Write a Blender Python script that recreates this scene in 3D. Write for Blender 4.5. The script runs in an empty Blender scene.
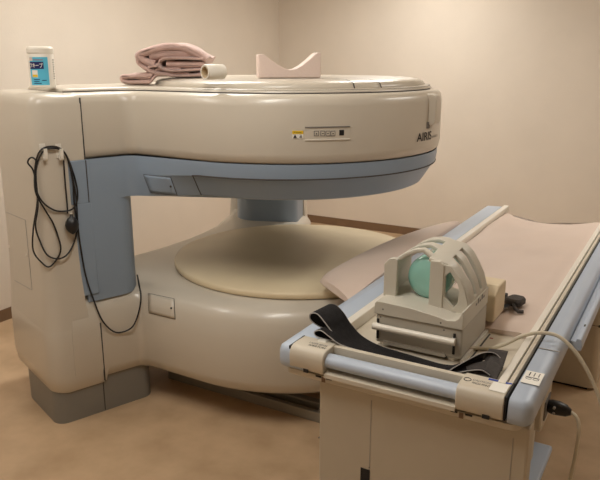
import bpy, bmesh, math, random
from mathutils import Vector, Matrix
from math import sin, cos, pi, radians, atan2, hypot
random.seed(7)
S = bpy.context.scene
COL = S.collection

# ------------------------------------------------------------------ camera
F, HZ, H = 675.0, 180.0, 1.6
TH = math.atan(HZ / F); YAW = math.atan(405 / hypot(F, HZ))
cd = bpy.data.cameras.new('camera'); cam = bpy.data.objects.new('camera', cd); COL.objects.link(cam)
cam.location = (0, 0, H); cam.rotation_euler = (pi / 2 - TH, 0, YAW)
cd.sensor_width = 36; cd.lens = F / 600 * 36; cd.clip_start = 0.05
S.camera = cam
# ------------------------------------------------------------------ world, exposure
w = bpy.data.worlds.new('world'); S.world = w; w.use_nodes = True
w.node_tree.nodes['Background'].inputs[0].default_value = (1.0, 0.9, 0.8, 1)
w.node_tree.nodes['Background'].inputs[1].default_value = 0.3
S.view_settings.view_transform = 'Standard'; S.view_settings.look = 'None'
S.view_settings.exposure = 0.17; S.view_settings.gamma = 1; S.view_settings.use_curve_mapping = False
# ------------------------------------------------------------------ ceiling lights
def area(name, loc, sx, sy, power, col=(1.0, 0.99, 0.95)):
    l = bpy.data.lights.new(name, 'AREA'); l.shape = 'RECTANGLE'; l.size = sx; l.size_y = sy
    l.energy = power; l.color = col
    o = bpy.data.objects.new(name, l); o.location = loc; COL.objects.link(o); return o
LIGHTS = [(-2.55, 3.05, 17, 'above and behind the scanner post'), (-2.0, 4.75, 19, 'nearest the back wall'), (-1.2, 1.25, 13, 'in front of the scanner'), (-2.7, 1.0, 7, 'nearest the left wall in front'), (0.35, 3.9, 12, 'over the right half of the room')]
for lx, ly, lp, _ in LIGHTS:
    area('ceiling_lamp_light', (lx, ly, 2.52), 0.3, 1.1, lp)

# ------------------------------------------------------------------ helpers
def ray(px, py):
    v = Vector((px - 300, -(py - 240), -F)); v.rotate(VIEW); return v
VIEW = Matrix.Rotation(YAW, 3, 'Z') @ Matrix.Rotation(pi / 2 - TH, 3, 'X')
CO = Vector((0, 0, H))
def on_plane(px, py, p, n):
    "point where the sight line of a picture point meets a real plane"
    d = ray(px, py); p = Vector(p); n = Vector(n)
    return CO + d * ((p - CO).dot(n) / d.dot(n))
def on_z(px, py, z): return on_plane(px, py, (0, 0, z), (0, 0, 1))

def tag(o, label=None, cat=None, group=None, kind=None):
    if label: o['label'] = label
    if cat: o['category'] = cat
    if group: o['group'] = group
    if kind: o['kind'] = kind
    return o
def thing(name, loc, label, cat, group=None, rz=0):
    o = bpy.data.objects.new(name, None); o.location = loc; o.rotation_euler = (0, 0, rz)
    o.empty_display_size = .05; COL.objects.link(o); ROOT[o.name] = Matrix.Translation(loc) @ Matrix.Rotation(rz, 4, 'Z')
    return tag(o, label, cat, group)
ROOT = {}
def mk(name, verts, faces, m, parent=None, smooth=35, bevel=0, seg=2, label=None, world=True):
    "one mesh object; verts are world coordinates unless world is False"
    me = bpy.data.meshes.new(name)
    base = None
    if parent is not None:
        p = parent
        while p.parent: p = p.parent
        base = ROOT.get(p.name)
    vv = [Vector(v) for v in verts]
    if world and base is not None:
        inv = base.inverted(); vv = [inv @ v for v in vv]
    if world and base is None:
        pass
    me.from_pydata([tuple(v) for v in vv], [], faces); me.update()
    bm = bmesh.new(); bm.from_mesh(me); bmesh.ops.recalc_face_normals(bm, faces=bm.faces)
    bm.to_mesh(me); bm.free()
    o = bpy.data.objects.new(name, me); COL.objects.link(o)
    me.materials.append(m)
    if parent is not None: o.parent = parent
    if smooth:
        for f in me.polygons: f.use_smooth = True
        me.set_sharp_from_angle(angle=radians(smooth))
    if bevel:
        b = o.modifiers.new('bevel', 'BEVEL'); b.width = bevel; b.segments = seg; b.limit_method = 'ANGLE'; b.angle_limit = radians(40)
        b.harden_normals = False
    if label: o['label'] = label
    return o
class MB:
    def __init__(s): s.v = []; s.f = []
    def add(s, v, f):
        n = len(s.v); s.v += [tuple(q) for q in v]; s.f += [tuple(i + n for i in g) for g in f]; return s
    def box(s, x0, x1, y0, y1, z0, z1, M=None):
        v = [Vector((x, y, z)) for x in (x0, x1) for y in (y0, y1) for z in (z0, z1)]
        if M is not None: v = [M @ q for q in v]
        return s.add(v, [(0, 1, 3, 2), (4, 6, 7, 5), (0, 4, 5, 1), (2, 3, 7, 6), (0, 2, 6, 4), (1, 5, 7, 3)])
    def obox(s, c, ax, ay, az):
        c = Vector(c); ax = Vector(ax); ay = Vector(ay); az = Vector(az)
        v = [c + ax * i + ay * j + az * k for i in (-1, 1) for j in (-1, 1) for k in (-1, 1)]
        return s.add(v, [(0, 1, 3, 2), (4, 6, 7, 5), (0, 4, 5, 1), (2, 3, 7, 6), (0, 2, 6, 4), (1, 5, 7, 3)])
    def loft(s, rings, cap0=True, cap1=True, closed=True):
        n = len(rings[0]); v = [p for r in rings for p in r]; f = []
        for i in range(len(rings) - 1):
            for j in range(n if closed else n - 1):
                a, b = i * n + j, i * n + (j + 1) % n
                f.append((a, b, b + n, a + n))
        if cap0: f.append(tuple(range(n - 1, -1, -1)))
        if cap1: f.append(tuple((len(rings) - 1) * n + j for j in range(n)))
        return s.add(v, f)
    def tube(s, pts, r, n=10, rad=None):
        pts = [Vector(p) for p in pts]; rings = []
        t0 = (pts[1] - pts[0]).normalized(); up = Vector((0, 0, 1)) if abs(t0.z) < .9 else Vector((1, 0, 0))
        a = t0.cross(up).normalized()
        for i, p in enumerate(pts):
            t = (pts[min(i + 1, len(pts) - 1)] - pts[max(i - 1, 0)]).normalized()
            a = (a - t * a.dot(t)).normalized(); b = t.cross(a)
            rr = rad[i] if rad else r
            rings.append([p + (a * cos(2 * pi * k / n) + b * sin(2 * pi * k / n)) * rr for k in range(n)])
        return s.loft(rings)
    def build(s, name, m, parent=None, **k): return mk(name, s.v, s.f, m, parent, **k)
def catmull(pts, n=8, closed=False):
    pts = [Vector(p) for p in pts]; out = []; N = len(pts)
    g = (lambda i: pts[i % N]) if closed else (lambda i: pts[max(0, min(N - 1, i))])
    for i in range(N if closed else N - 1):
        p0, p1, p2, p3 = g(i - 1), g(i), g(i + 1), g(i + 2)
        for k in range(n):
            t = k / n
            out.append(.5 * ((2 * p1) + (p2 - p0) * t + (2 * p0 - 5 * p1 + 4 * p2 - p3) * t * t + (3 * p1 - p0 - 3 * p2 + p3) * t ** 3))
    if not closed: out.append(pts[-1])
    return out
def round_poly(pr, n=6):
    "polygon of (x, y, radius) with rounded corners"
    out = []; N = len(pr)
    for i, (x, y, r) in enumerate(pr):
        p = Vector((x, y)); a = Vector(pr[i - 1][:2]); b = Vector(pr[(i + 1) % N][:2])
        if r <= 0: out.append(p); continue
        d1 = (a - p).normalized(); d2 = (b - p).normalized(); ang = d1.angle(d2); d = r / math.tan(ang / 2)
        q1 = p + d1 * d; q2 = p + d2 * d
        c = p + (d1 + d2).normalized() * (r / sin(ang / 2))
        a1 = atan2(q1.y - c.y, q1.x - c.x); a2 = atan2(q2.y - c.y, q2.x - c.x); da = (a2 - a1 + pi) % (2 * pi) - pi
        for k in range(n + 1):
            t = a1 + da * k / n; out.append(Vector((c.x + r * cos(t), c.y + r * sin(t))))
    return out
def offs(poly, d):
    "move a counterclockwise outline inwards by d"
    out = []; N = len(poly)
    for i in range(N):
        a, p, b = poly[i - 1], poly[i], poly[(i + 1) % N]
        t1 = (p - a); t2 = (b - p)
        n1 = Vector((-t1.y, t1.x)).normalized() if t1.length > 1e-9 else Vector((0, 0))
        n2 = Vector((-t2.y, t2.x)).normalized() if t2.length > 1e-9 else n1
        n = n1 + n2
        n = n / max(.5, n.length_squared / 2) if n.length > 1e-6 else n1
        out.append(p + n * d)
    return out
def ccw(poly):
    A = sum(poly[i - 1].x * poly[i].y - poly[i].x * poly[i - 1].y for i in range(len(poly)))
    return poly if A > 0 else poly[::-1]
def stack(poly, prof, mb=None, cap0=True, cap1=True):
    "walls of an outline through (z, inset) stations"
    mb = mb or MB()
    rings = [[(q.x, q.y, z) for q in offs(poly, d)] for z, d in prof]
    return mb.loft(rings, cap0, cap1)
def sheet(name, fn, nu, nv, m, parent=None, thick=0.0, smooth=60, hole=None, sub=0, label=None, closed_u=False):
    v = []; f = []
    for i in range(nu + 1):
        for j in range(nv + 1): v.append(Vector(fn(i / nu, j / nv)))
    for i in range(nu):
        for j in range(nv):
            if hole and hole(i, j): continue
            f.append((i * (nv + 1) + j, (i + 1) * (nv + 1) + j, (i + 1) * (nv + 1) + j + 1, i * (nv + 1) + j + 1))
    o = mk(name, v, f, m, parent, smooth=smooth, label=label)
    if thick:
        sm = o.modifiers.new('solid', 'SOLIDIFY'); sm.thickness = thick; sm.offset = 0
    if sub:
        s2 = o.modifiers.new('sub', 'SUBSURF'); s2.levels = sub; s2.render_levels = sub
    return o
FONT = None
def text_mesh(txt, size, bold=0):
    global FONT
    cu = bpy.data.curves.new('lettering', 'FONT'); cu.body = txt; cu.size = size; cu.offset = bold
    cu.align_x = 'LEFT'
    o = bpy.data.objects.new('lettering', cu); COL.objects.link(o)
    dg = bpy.context.evaluated_depsgraph_get(); dg.update()
    me = bpy.data.meshes.new_from_object(o.evaluated_get(dg))
    v = [p.co.copy() for p in me.vertices]; f = [tuple(q.vertices) for q in me.polygons]
    bpy.data.objects.remove(o); bpy.data.curves.remove(cu); bpy.data.meshes.remove(me)
    return v, f
def text_on(name, txt, fn, wd, ht, m, parent, bold=0):
    "text fitted to wd x ht, laid on the surface fn(u, v) -> point (u, v in metres)"
    v, f = text_mesh(txt, 1.0, bold)
    if not v: return None
    x0 = min(p.x for p in v); x1 = max(p.x for p in v); y0 = min(p.y for p in v); y1 = max(p.y for p in v)
    vv = [fn((p.x - x0) / (x1 - x0) * wd, (p.y - y0) / (y1 - y0) * ht) for p in v]
    return mk(name, vv, f, m, parent, smooth=0)

# ------------------------------------------------------------------ materials
def mat(name, rgb, rough=.5, var=0.0, scale=6.0, bump=0.0, bscale=80.0, metal=0.0, coat=0.0, spec=.5, rgb2=None, sheen=0, trans=0, stretch=None):
    m = bpy.data.materials.new(name); m.use_nodes = True; nt = m.node_tree; b = nt.nodes['Principled BSDF']
    b.inputs['Roughness'].default_value = rough; b.inputs['Metallic'].default_value = metal
    b.inputs['Coat Weight'].default_value = coat; b.inputs['Coat Roughness'].default_value = .12
    b.inputs['Specular IOR Level'].default_value = spec
    b.inputs['Sheen Weight'].default_value = sheen
    b.inputs['Transmission Weight'].default_value = trans
    tc = nt.nodes.new('ShaderNodeTexCoord'); vec = tc.outputs['Object']
    if stretch:
        mp = nt.nodes.new('ShaderNodeMapping'); mp.inputs['Scale'].default_value = stretch
        nt.links.new(vec, mp.inputs['Vector']); vec = mp.outputs['Vector']
    no = nt.nodes.new('ShaderNodeTexNoise'); no.inputs['Scale'].default_value = scale; no.inputs['Detail'].default_value = 6
    nt.links.new(vec, no.inputs['Vector'])
    cr = nt.nodes.new('ShaderNodeValToRGB'); cr.color_ramp.elements[0].position = .3; cr.color_ramp.elements[1].position = .7
    c1 = [max(0, c * (1 - var)) for c in rgb]; c2 = rgb2 or [min(1, c * (1 + var)) for c in rgb]
    cr.color_ramp.elements[0].color = (*c1, 1); cr.color_ramp.elements[1].color = (*c2, 1)
    nt.links.new(no.outputs['Fac'], cr.inputs['Fac']); nt.links.new(cr.outputs['Color'], b.inputs['Base Color'])
    if bump:
        n2 = nt.nodes.new('ShaderNodeTexNoise'); n2.inputs['Scale'].default_value = bscale; n2.inputs['Detail'].default_value = 4
        nt.links.new(vec, n2.inputs['Vector'])
        bp = nt.nodes.new('ShaderNodeBump'); bp.inputs['Strength'].default_value = bump; bp.inputs['Distance'].default_value = .01
        nt.links.new(n2.outputs['Fac'], bp.inputs['Height']); nt.links.new(bp.outputs['Normal'], b.inputs['Normal'])
    return m
def srgb(r, g, b):
    return tuple((c / 255 / 12.92) if c / 255 <= .04045 else ((c / 255 + .055) / 1.055) ** 2.4 for c in (r, g, b))
M_WALL = mat('wall_paper', srgb(221, 210, 196), .85, .03, 2.5, .15, 160)
M_CEIL = mat('ceiling_tile', srgb(235, 228, 216), .9, .02, 8, .2, 60)
M_FLOOR = mat('vinyl_floor', srgb(186, 156, 122), .38, .10, 5, .03, 30, rgb2=srgb(204, 174, 140))
M_BASE = mat('baseboard_vinyl', srgb(122, 96, 72), .5, .06, 12)
M_CREAM = mat('cream_plastic', srgb(208, 199, 184), .32, .015, 3, .02, 300, coat=.25)
M_BLUE = mat('blue_grey_plastic', srgb(144, 160, 178), .34, .015, 3, .02, 300)
M_RBLUE = mat('rail_blue_plastic', srgb(186, 197, 212), .38, .02, 8, .02, 200)
M_GREY = mat('plinth_grey', srgb(132, 128, 120), .45, .02, 6)
M_DARK = mat('dark_gap', (.02, .018, .016), .8)
M_LINE = mat('panel_line', srgb(70, 66, 62), .7)
M_PLATE = mat('pole_plate_beige', srgb(230, 212, 178), .38, .03, 5, .02, 200)
M_HOUSE = mat('housing_beige', srgb(200, 189, 170), .45, .02, 8, .02, 200)
M_TABLE = mat('table_cream', srgb(212, 202, 184), .4, .02, 8, .02, 200)
M_WHITE = mat('white_plastic', srgb(236, 230, 218), .35, .01, 10)
M_PINK = mat('pink_vinyl_pad', srgb(218, 198, 184), .55, .03, 4, .12, 14, sheen=.2)
M_PINKF = mat('pink_foam', srgb(232, 212, 202), .7, .02, 10, .1, 120)
M_TOWEL = mat('dusty_pink_towel', srgb(208, 176, 166), .95, .08, 18, .5, 220, sheen=.5, spec=.1)
M_BLACK = mat('black_webbing', (.014, .013, .014), .75, .3, 60, .3, 400, spec=.25)
M_BLKP = mat('black_rubber', (.012, .012, .013), .4, .1, 20)
M_EDGE = mat('grey_piping', srgb(170, 166, 162), .6)
M_DGREY = mat('dark_grey_velcro', srgb(76, 71, 68), .9, .15, 90, .5, 400)
M_COIL = mat('coil_light_grey', srgb(206, 200, 186), .42, .015, 8, .04, 300)
M_COILD = mat('coil_box_grey', srgb(186, 180, 168), .45, .02, 8, .04, 300)
M_FOAM = mat('cream_foam', srgb(226, 208, 178), .75, .03, 12)
M_CABLE = mat('cream_cable', srgb(216, 206, 184), .45, .02, 20)
M_PAPER = mat('white_paper', srgb(240, 236, 226), .8, .02, 14)
M_CARD = mat('cardboard_core', srgb(206, 184, 150), .85, .05, 20)
M_YEL = mat('warning_yellow', srgb(240, 200, 40), .5)
M_CYAN = mat('label_cyan', srgb(96, 194, 226), .4)
M_NAVY = mat('label_navy', srgb(24, 32, 96), .4)
M_INK = mat('ink_black', srgb(40, 38, 40), .6)
M_INKG = mat('ink_grey', srgb(120, 116, 112), .6)
M_BINK = mat('ink_blue', srgb(30, 70, 170), .5)
M_RED = mat('ink_red', srgb(170, 90, 74), .5)
M_TRACK = mat('floor_track_metal', srgb(150, 144, 132), .4, .03, 10, metal=.3)
M_LAMP = bpy.data.materials.new('lamp_diffuser'); M_LAMP.use_nodes = True
M_LAMP.node_tree.nodes['Principled BSDF'].inputs['Emission Color'].default_value = (1, .9, .76, 1)
M_LAMP.node_tree.nodes['Principled BSDF'].inputs['Emission Strength'].default_value = 4
M_GREEN = mat('green_fluid_bottle', srgb(150, 208, 196), .15, .03, 5, coat=.6, rgb2=srgb(166, 218, 206))
M_GREEN.node_tree.nodes['Principled BSDF'].inputs['Subsurface Weight'].default_value = .3
M_GREEN.node_tree.nodes['Principled BSDF'].inputs['Subsurface Radius'].default_value = (.02, .05, .04)

# ------------------------------------------------------------------ room
XL, XR, YF, YB, ZC = -3.64, 2.3, -1.6, 5.87, 2.62
def struct(name, mb, m, bevel=0):
    o = mb.build(name, m, None, smooth=0, bevel=bevel); o['kind'] = 'structure'; return o
struct('floor', MB().box(XL - .1, XR + .1, YF - .1, YB + .1, -.1, 0), M_FLOOR)
struct('ceiling', MB().box(XL - .1, XR + .1, YF - .1, YB + .1, ZC, ZC + .1), M_CEIL)
struct('wall_left', MB().box(XL - .1, XL, YF, YB, 0, ZC), M_WALL)
struct('wall_right', MB().box(XR, XR + .1, YF, YB, 0, ZC), M_WALL)
struct('wall_back', MB().box(XL - .1, XR + .1, YB, YB + .1, 0, ZC), M_WALL)
struct('wall_front', MB().box(XL - .1, XR + .1, YF - .1, YF, 0, ZC), M_WALL)
struct('baseboard_left', MB().box(XL, XL + .008, YF, YB, 0, .075), M_BASE)
struct('baseboard_back', MB().box(XL + .008, XR, YB - .008, YB, 0, .075), M_BASE)
struct('baseboard_right', MB().box(XR - .008, XR, YF, YB - .008, 0, .075), M_BASE)
for i, (lx, ly, lp, where) in enumerate(LIGHTS):
    t = thing('ceiling_light', (lx, ly, ZC), 'white rectangular ceiling lamp ' + where, 'ceiling light', 'ceiling lamps of the scan room')
    f = MB()
    f.box(lx - .19, lx - .16, ly - .6, ly + .6, ZC - .06, ZC); f.box(lx + .16, lx + .19, ly - .6, ly + .6, ZC - .06, ZC)
    f.box(lx - .16, lx + .16, ly - .6, ly - .57, ZC - .06, ZC); f.box(lx - .16, lx + .16, ly + .57, ly + .6, ZC - .06, ZC)
    f.build('frame', M_WHITE, t, smooth=0)
    MB().box(lx - .16, lx + .16, ly - .57, ly + .57, ZC - .05, ZC - .03).build('diffuser', M_LAMP, t, smooth=0)

# ================================================================== MRI GANTRY
CX_, CY_, R_ = -1.785, 2.98, .752
sd = Vector((.347, .938)).normalized(); ed = Vector((-.938, .347)); nd = -ed     # side, end, outward normal of the near post
A_ = Vector((-2.313, 1.84))
def mir(p): return Vector((p.x, 2 * CY_ - p.y))
def side(t, o=0.0): return A_ + sd * t + nd * o
def bez(a, c, b, n):
    return [a * (1 - t) ** 2 + c * 2 * t * (1 - t) + b * t * t for t in [k / n for k in range(n + 1)]]
Q_ = side(.42); qc = Vector((CX_, CY_)) - Q_
a0 = atan2(-qc.y, -qc.x) + math.acos(R_ / qc.length)
arc_start = Vector((CX_ + R_ * cos(a0), CY_ + R_ * sin(a0))); qd = (arc_start - Q_).normalized(); ql = (arc_start - Q_).length
inner_near = [side(.10), side(.18), side(.26)] + bez(side(.365), Q_, Q_ + qd * .055, 8) + [Q_ + qd * (.055 + (ql - .055) * k / 8) for k in range(1, 9)]
NSTR = len(inner_near)
arc = [Vector((CX_ + R_ * cos(a), CY_ + R_ * sin(a))) for a in [a0 + (-2 * a0) * k / 72 for k in range(1, 72)]]
outer_near = [side(.10) + ed * .54, side(.45) + ed * .54] + bez(side(.50) + ed * .535, Vector((-2.60, 2.66)), Vector((-2.585, 2.86)), 6)
OUT = inner_near + arc + [mir(p) for p in reversed(inner_near)]
OUT += [mir(p) for p in outer_near] + [Vector((-2.585, 2.98))] + list(reversed(outer_near))
# share of the bevel each outline point gets: none beside the posts, full on the round front
WT = [0.0] * 3 + [k * .1 / 8 for k in range(9)] + [.1 + .9 * k / 8 for k in range(1, 9)] + [1.0] * len(arc)
WT += [WT[k] for k in range(NSTR - 1, -1, -1)] + [0.0] * (len(OUT) - len(arc) - 2 * NSTR)
assert len(WT) == len(OUT) and ccw(OUT) is OUT
PD = [.57]
def post_poly(t_end, o=0.0, r=.055):
    depth = PD[0]
    q = round_poly([(*side(-.012, o), r), (*(side(t_end, o)), 0), (*(side(t_end, 0) + ed * (depth + o)), 0), (*(side(-.012, 0) + ed * (depth + o) ), .12)], 8)
    return ccw(q)
G = thing('open_mri_scanner', (CX_, CY_, 0), 'cream and blue open MRI scanner with round upper and lower poles', 'MRI scanner')
mb = MB(); stack(OUT, [(.150, .05), (.160, .015), (.185, -.018), (.23, -.034), (.42, -.032), (.50, -.022), (.532, -.006), (.552, .016), (.564, .045), (.572, .09)], mb)
mb.build('lower_cover', M_CREAM, G, smooth=50)
mb = MB(); stack(OUT, [(1.187, .05), (1.189, .020), (1.198, .008), (1.23, .002), (1.42, .002), (1.445, .008), (1.46, .020), (1.468, .045)], mb)
upper = mb.build('upper_cover', M_CREAM, G, smooth=50)
# thin lid edge running over the whole top
mb = MB(); stack(OUT, [(1.46, .055), (1.474, .055), (1.482, .062), (1.486, .075)], mb)
mb.build('top_panel', M_CREAM, G, smooth=50)
# round lid
lidp = [Vector((CX_ + .665 * cos(a), CY_ + .665 * sin(a))) for a in [2 * pi * k / 96 for k in range(96)]]
mb = MB(); stack(lidp, [(1.470, .004), (1.488, 0), (1.503, .008), (1.512, .03), (1.517, .07), (1.52, .2)], mb)
lid = mb.build('round_lid', M_CREAM, G, smooth=50)
mb = MB(); stack([Vector((CX_ + .69 * cos(a), CY_ + .69 * sin(a))) for a in [2 * pi * k / 96 for k in range(96)]], [(1.455, 0), (1.4835, .0)], mb)
mb.build('lid_gap', M_LINE, lid, smooth=50)
MB().tube([(q.x, q.y, 1.4705) for q in offs(OUT, .0535)][:NSTR + 40], .0024, 6).build('lid_gap', M_LINE, lid)
for px, py in ((354.5, 87), (373, 86)):                   # radial joints of the lid
    d_ = ray(px, py); q_ = CO + d_ * ((1.492 - H) / d_.z)
    o_ = Vector((q_.x - CX_, q_.y - CY_)); a = atan2(o_.y, o_.x) - .0
    d = Vector((cos(a), sin(a), 0)); n = Vector((-d.y, d.x, 0)); pr = [(.672, 1.478), (.667, 1.49), (.658, 1.505), (.634, 1.514), (.59, 1.5195), (.46, 1.5225), (.0, 1.5225)]
    v = []; f = []
    for k, (r, z) in enumerate(pr):
        for s_ in (-1, 1): v.append(Vector((CX_, CY_, z + .0008)) + d * (r + .001) + n * .003 * s_)
    for k in range(len(pr) - 1): f.append((2 * k, 2 * k + 1, 2 * k + 3, 2 * k + 2))
    mk('lid_joint', v, f, M_LINE, lid)
# posts (cream outer covers), blue columns and plinths; near one first, then mirrored
def mirv(pts): return [mir(p) for p in pts]
TB = .135
colp = round_poly([(*side(TB + .03, .008), 0), (*side(.44, .004), .11), (*(side(.44) + ed * .42), .15), (*(side(TB + .03) + ed * .42), 0)], 10)
for k in (0, 1):
    if k == 1: PD[0] = .50
    g = (lambda P: ccw(P)) if k == 0 else (lambda P: ccw([q + Vector((-.03, 0)) for q in mirv(P)]))
    pc = MB(); stack(g(post_poly(.20, .006)), [(.120, .045), (.131, .012), (.160, -.014), (.23, -.026), (.42, -.024), (.52, -.012), (.575, .02), (.585, .05)], pc, cap1=True)
    stack(g(post_poly(TB, .006)), [(.45, -.0205), (.56, -.012), (.70, -.004), (1.0, .0), (1.20, .0)], pc, False, False)
    stack(g(post_poly(.20, .006)), [(1.189, .001), (1.42, .0), (1.445, .006), (1.46, .018), (1.468, .04)], pc, cap0=True)
    post = pc.build('post_cover', M_CREAM, G, smooth=50)
    c = MB(); stack(g(colp), [(.55, .0), (1.06, 0)], c); c.build('column', M_BLUE, G, smooth=50)
    pl = MB(); stack(g(round_poly([(*side(-.025, .008), .055), (*side(.455, .008), .05), (*(side(.455) + ed * .44), .05), (*(side(-.025) + ed * .44), .11)], 6)), [(0, .0), (.012, .0), (.2, .0)], pl)
    plinth = pl.build('plinth', M_GREY, G, smooth=50)
    if k == 0:
        q = MB(); s0 = side(.2375, .0); z3 = Vector((0, 0, 1))
        n3 = Vector((*nd, 0)); t3 = Vector((*sd, 0))
        def seam(t, z0, z1, o, nm, par, wd=.0022):
            p = side(t, o); MB().obox((p.x, p.y, (z0 + z1) / 2), t3 * wd, n3 * .004, z3 * ((z1 - z0) / 2)).build(nm, M_LINE, par, smooth=0)
        seam(.202, 1.19, 1.448, .003, 'seam', post); seam(.2005, .165, .45, .031, 'seam', post)
        seam(.200, 0.005, .17, .0055, 'seam', plinth)
# blue band under the upper cover: flush beside the posts, bevelled inwards round the front
base_out = OUT
def wring(d0, d1, z0, z1):
    "outline ring; inset and height go from (d0, z0) beside the posts to (d1, z1) on the round front"
    res = []
    N = len(OUT)
    for i in range(N):
        a_, p_, b_ = OUT[i - 1], OUT[i], OUT[(i + 1) % N]
        t1 = (p_ - a_).normalized(); t2 = (b_ - p_).normalized(); n_ = (Vector((-t1.y, t1.x)) + Vector((-t2.y, t2.x))).normalized()
        k_ = WT[i]; d_ = d0 + (d1 - d0) * k_; q_ = p_ + n_ * d_
        res.append(Vector((q_.x, q_.y, z0 + (z1 - z0) * k_)))
    return res
bs = [wring(-.004, .014, 1.189, 1.187), wring(-.006, .013, 1.175, 1.165), wring(-.006, .019, 1.10, 1.1245)]
MB().loft(bs, False, False).build('blue_band', M_BLUE, G, smooth=30)
us = [wring(-.006, .019, 1.1, 1.1245), wring(-.006, .027, 1.09, 1.1205), wring(-.006, .064, 1.03, 1.06), wring(-.004, .084, 1.005, 1.030), wring(.03, .10, .998, 1.023)]
und = MB().loft(us, False, True).build('underside_cover', M_BLUE, G, smooth=24)
i0 = NSTR - 2; i1 = NSTR + len(arc) + 2
MB().tube([bs[2][i] for i in range(i0, i1)], .0032, 6).build('cover_joint', M_LINE, und)
MB().tube([us[k][i0] for k in (0, 1, 2, 3)], .0022, 6).build('cover_joint', M_LINE, und)
# blue corner piece carrying the band back over the near post
z3 = Vector((0, 0, 1)); n3 = Vector((*nd, 0)); t3 = Vector((*sd, 0))
def nearpiece(t0, t1, zs, nm):
    pts = []
    for (z, oo) in zs:
        pts.append([(*side(t0, oo), z), (*side(t1, oo), z), (*side(t1, -.08), z), (*side(t0, -.08), z)])
    return MB().loft(pts).build(nm, M_BLUE, G, smooth=30, bevel=.003)
nearpiece(TB - .01, .215, ((1.187, .0075), (1.0, .0085)), 'band_corner')
nearpiece(TB, .215, ((1.0, .0085), (.70, .0095), (.585, .0135)), 'column_corner')
seam(.203, 1.003, 1.186, .0065, 'seam', post, .0018)
# beige pole plate
pp = [Vector((-1.745 + .653 * cos(a), 2.995 + .653 * sin(a))) for a in [2 * pi * k / 96 for k in range(96)]]
mb = MB(); stack(pp, [(.56, .014), (.572, .014)], mb, False, False); mb.build('plate_gap', M_LINE, G)
mb = MB(); stack(pp, [(.576, .004), (.582, 0), (.597, 0), (.603, .004), (.606, .012), (.607, .2)], mb)
mb.build('lower_pole_plate', M_PLATE, G, smooth=40)

def cyl_at(px, py, R):
    d = ray(px, py); ox, oy = -CX_, -CY_
    a = d.x ** 2 + d.y ** 2; b = 2 * (ox * d.x + oy * d.y); c = ox * ox + oy * oy - R * R
    D = b * b - 4 * a * c; t = (-b - math.sqrt(max(D, 0))) / (2 * a); p = CO + d * t
    return atan2(p.y - CY_, p.x - CX_), p.z
def cyl(a, z, R): return Vector((CX_ + R * cos(a), CY_ + R * sin(a), z))
def patch(name, a0, a1, z0, z1, R, th, m, parent, n=10, R0=None):
    R0 = R0 or R
    mb = MB(); rings = []
    for k in range(n + 1):
        a = a0 + (a1 - a0) * k / n
        rings.append([cyl(a, z0, R0), cyl(a, z1, R), cyl(a, z1, R - th), cyl(a, z0, R0 - th)])
    mb.loft(rings); return mb.build(name, m, parent, smooth=40)
RS = R_ - .0015
# control panel
a1, zt = cyl_at(305, 129, RS); a2, zt2 = cyl_at(350, 126, RS); _, zb = cyl_at(328, 139, RS)
zt = cyl_at(328, 127.5, RS)[1]
cp = patch('control_panel', a1, a2, zb, zt, RS + .0015, .004, M_CREAM, G)
patch('panel_rim', a1, a2, zt, zt + .004, RS + .004, .006, M_INKG, cp); patch('panel_rim', a1, a2, zb - .004, zb, RS + .004, .006, M_WHITE, cp)
for bx, wd, dark in ((316.3, 5, 0), (322.6, 4.6, 0), (327.8, 4.6, 0), (332.8, 4.6, 0), (341.5, 4.6, 1)):
    b1, _ = cyl_at(bx - wd / 2, 133, RS); b2, _ = cyl_at(bx + wd / 2, 133, RS)
    yc = {0: 133.4, 1: 132.6}[dark]
    z0 = cyl_at(bx, yc + 2.7, RS)[1]; z1 = cyl_at(bx, yc - 2.7, RS)[1]
    fr = patch('button', b1, b2, z0, z1, RS + .003, .004, M_BLKP if dark else M_INKG, cp, 3)
    if not dark:
        e = (b2 - b1) * .14; ez = (z1 - z0) * .14
        patch('button_face', b1 + e, b2 - e, z0 + ez, z1 - ez, RS + .0045, .003, M_CREAM, fr, 3)
        am = (b1 + b2) / 2; zm = (z0 + z1) / 2; da = (b2 - b1) * .18; dz = (z1 - z0) * .16
        tri = {316.3: 'up', 322.6: 'minus', 327.8: 'dots', 332.8: 'play'}[bx]
        P = lambda u, v_: cyl(am + u * da, zm + v_ * dz, RS + .0056)
        if tri == 'up': mk('symbol', [P(-1, -1), P(1, -1), P(0, 1)], [(0, 1, 2)], M_INK, fr)
        elif tri == 'minus': mk('symbol', [P(-1, -.4), P(1, -.4), P(1, .4), P(-1, .4)], [(0, 1, 2, 3)], M_INK, fr)
        elif tri == 'dots': mk('symbol', [P(-1, -1), P(-1, 1), P(-.1, 0), P(.1, -1), P(.1, 1), P(1, 0)], [(0, 1, 2), (3, 4, 5)], M_INK, fr)
        else: mk('symbol', [P(-.8, -1), P(-.8, 1), P(1, 0)], [(0, 1, 2)], M_INK, fr)
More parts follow.
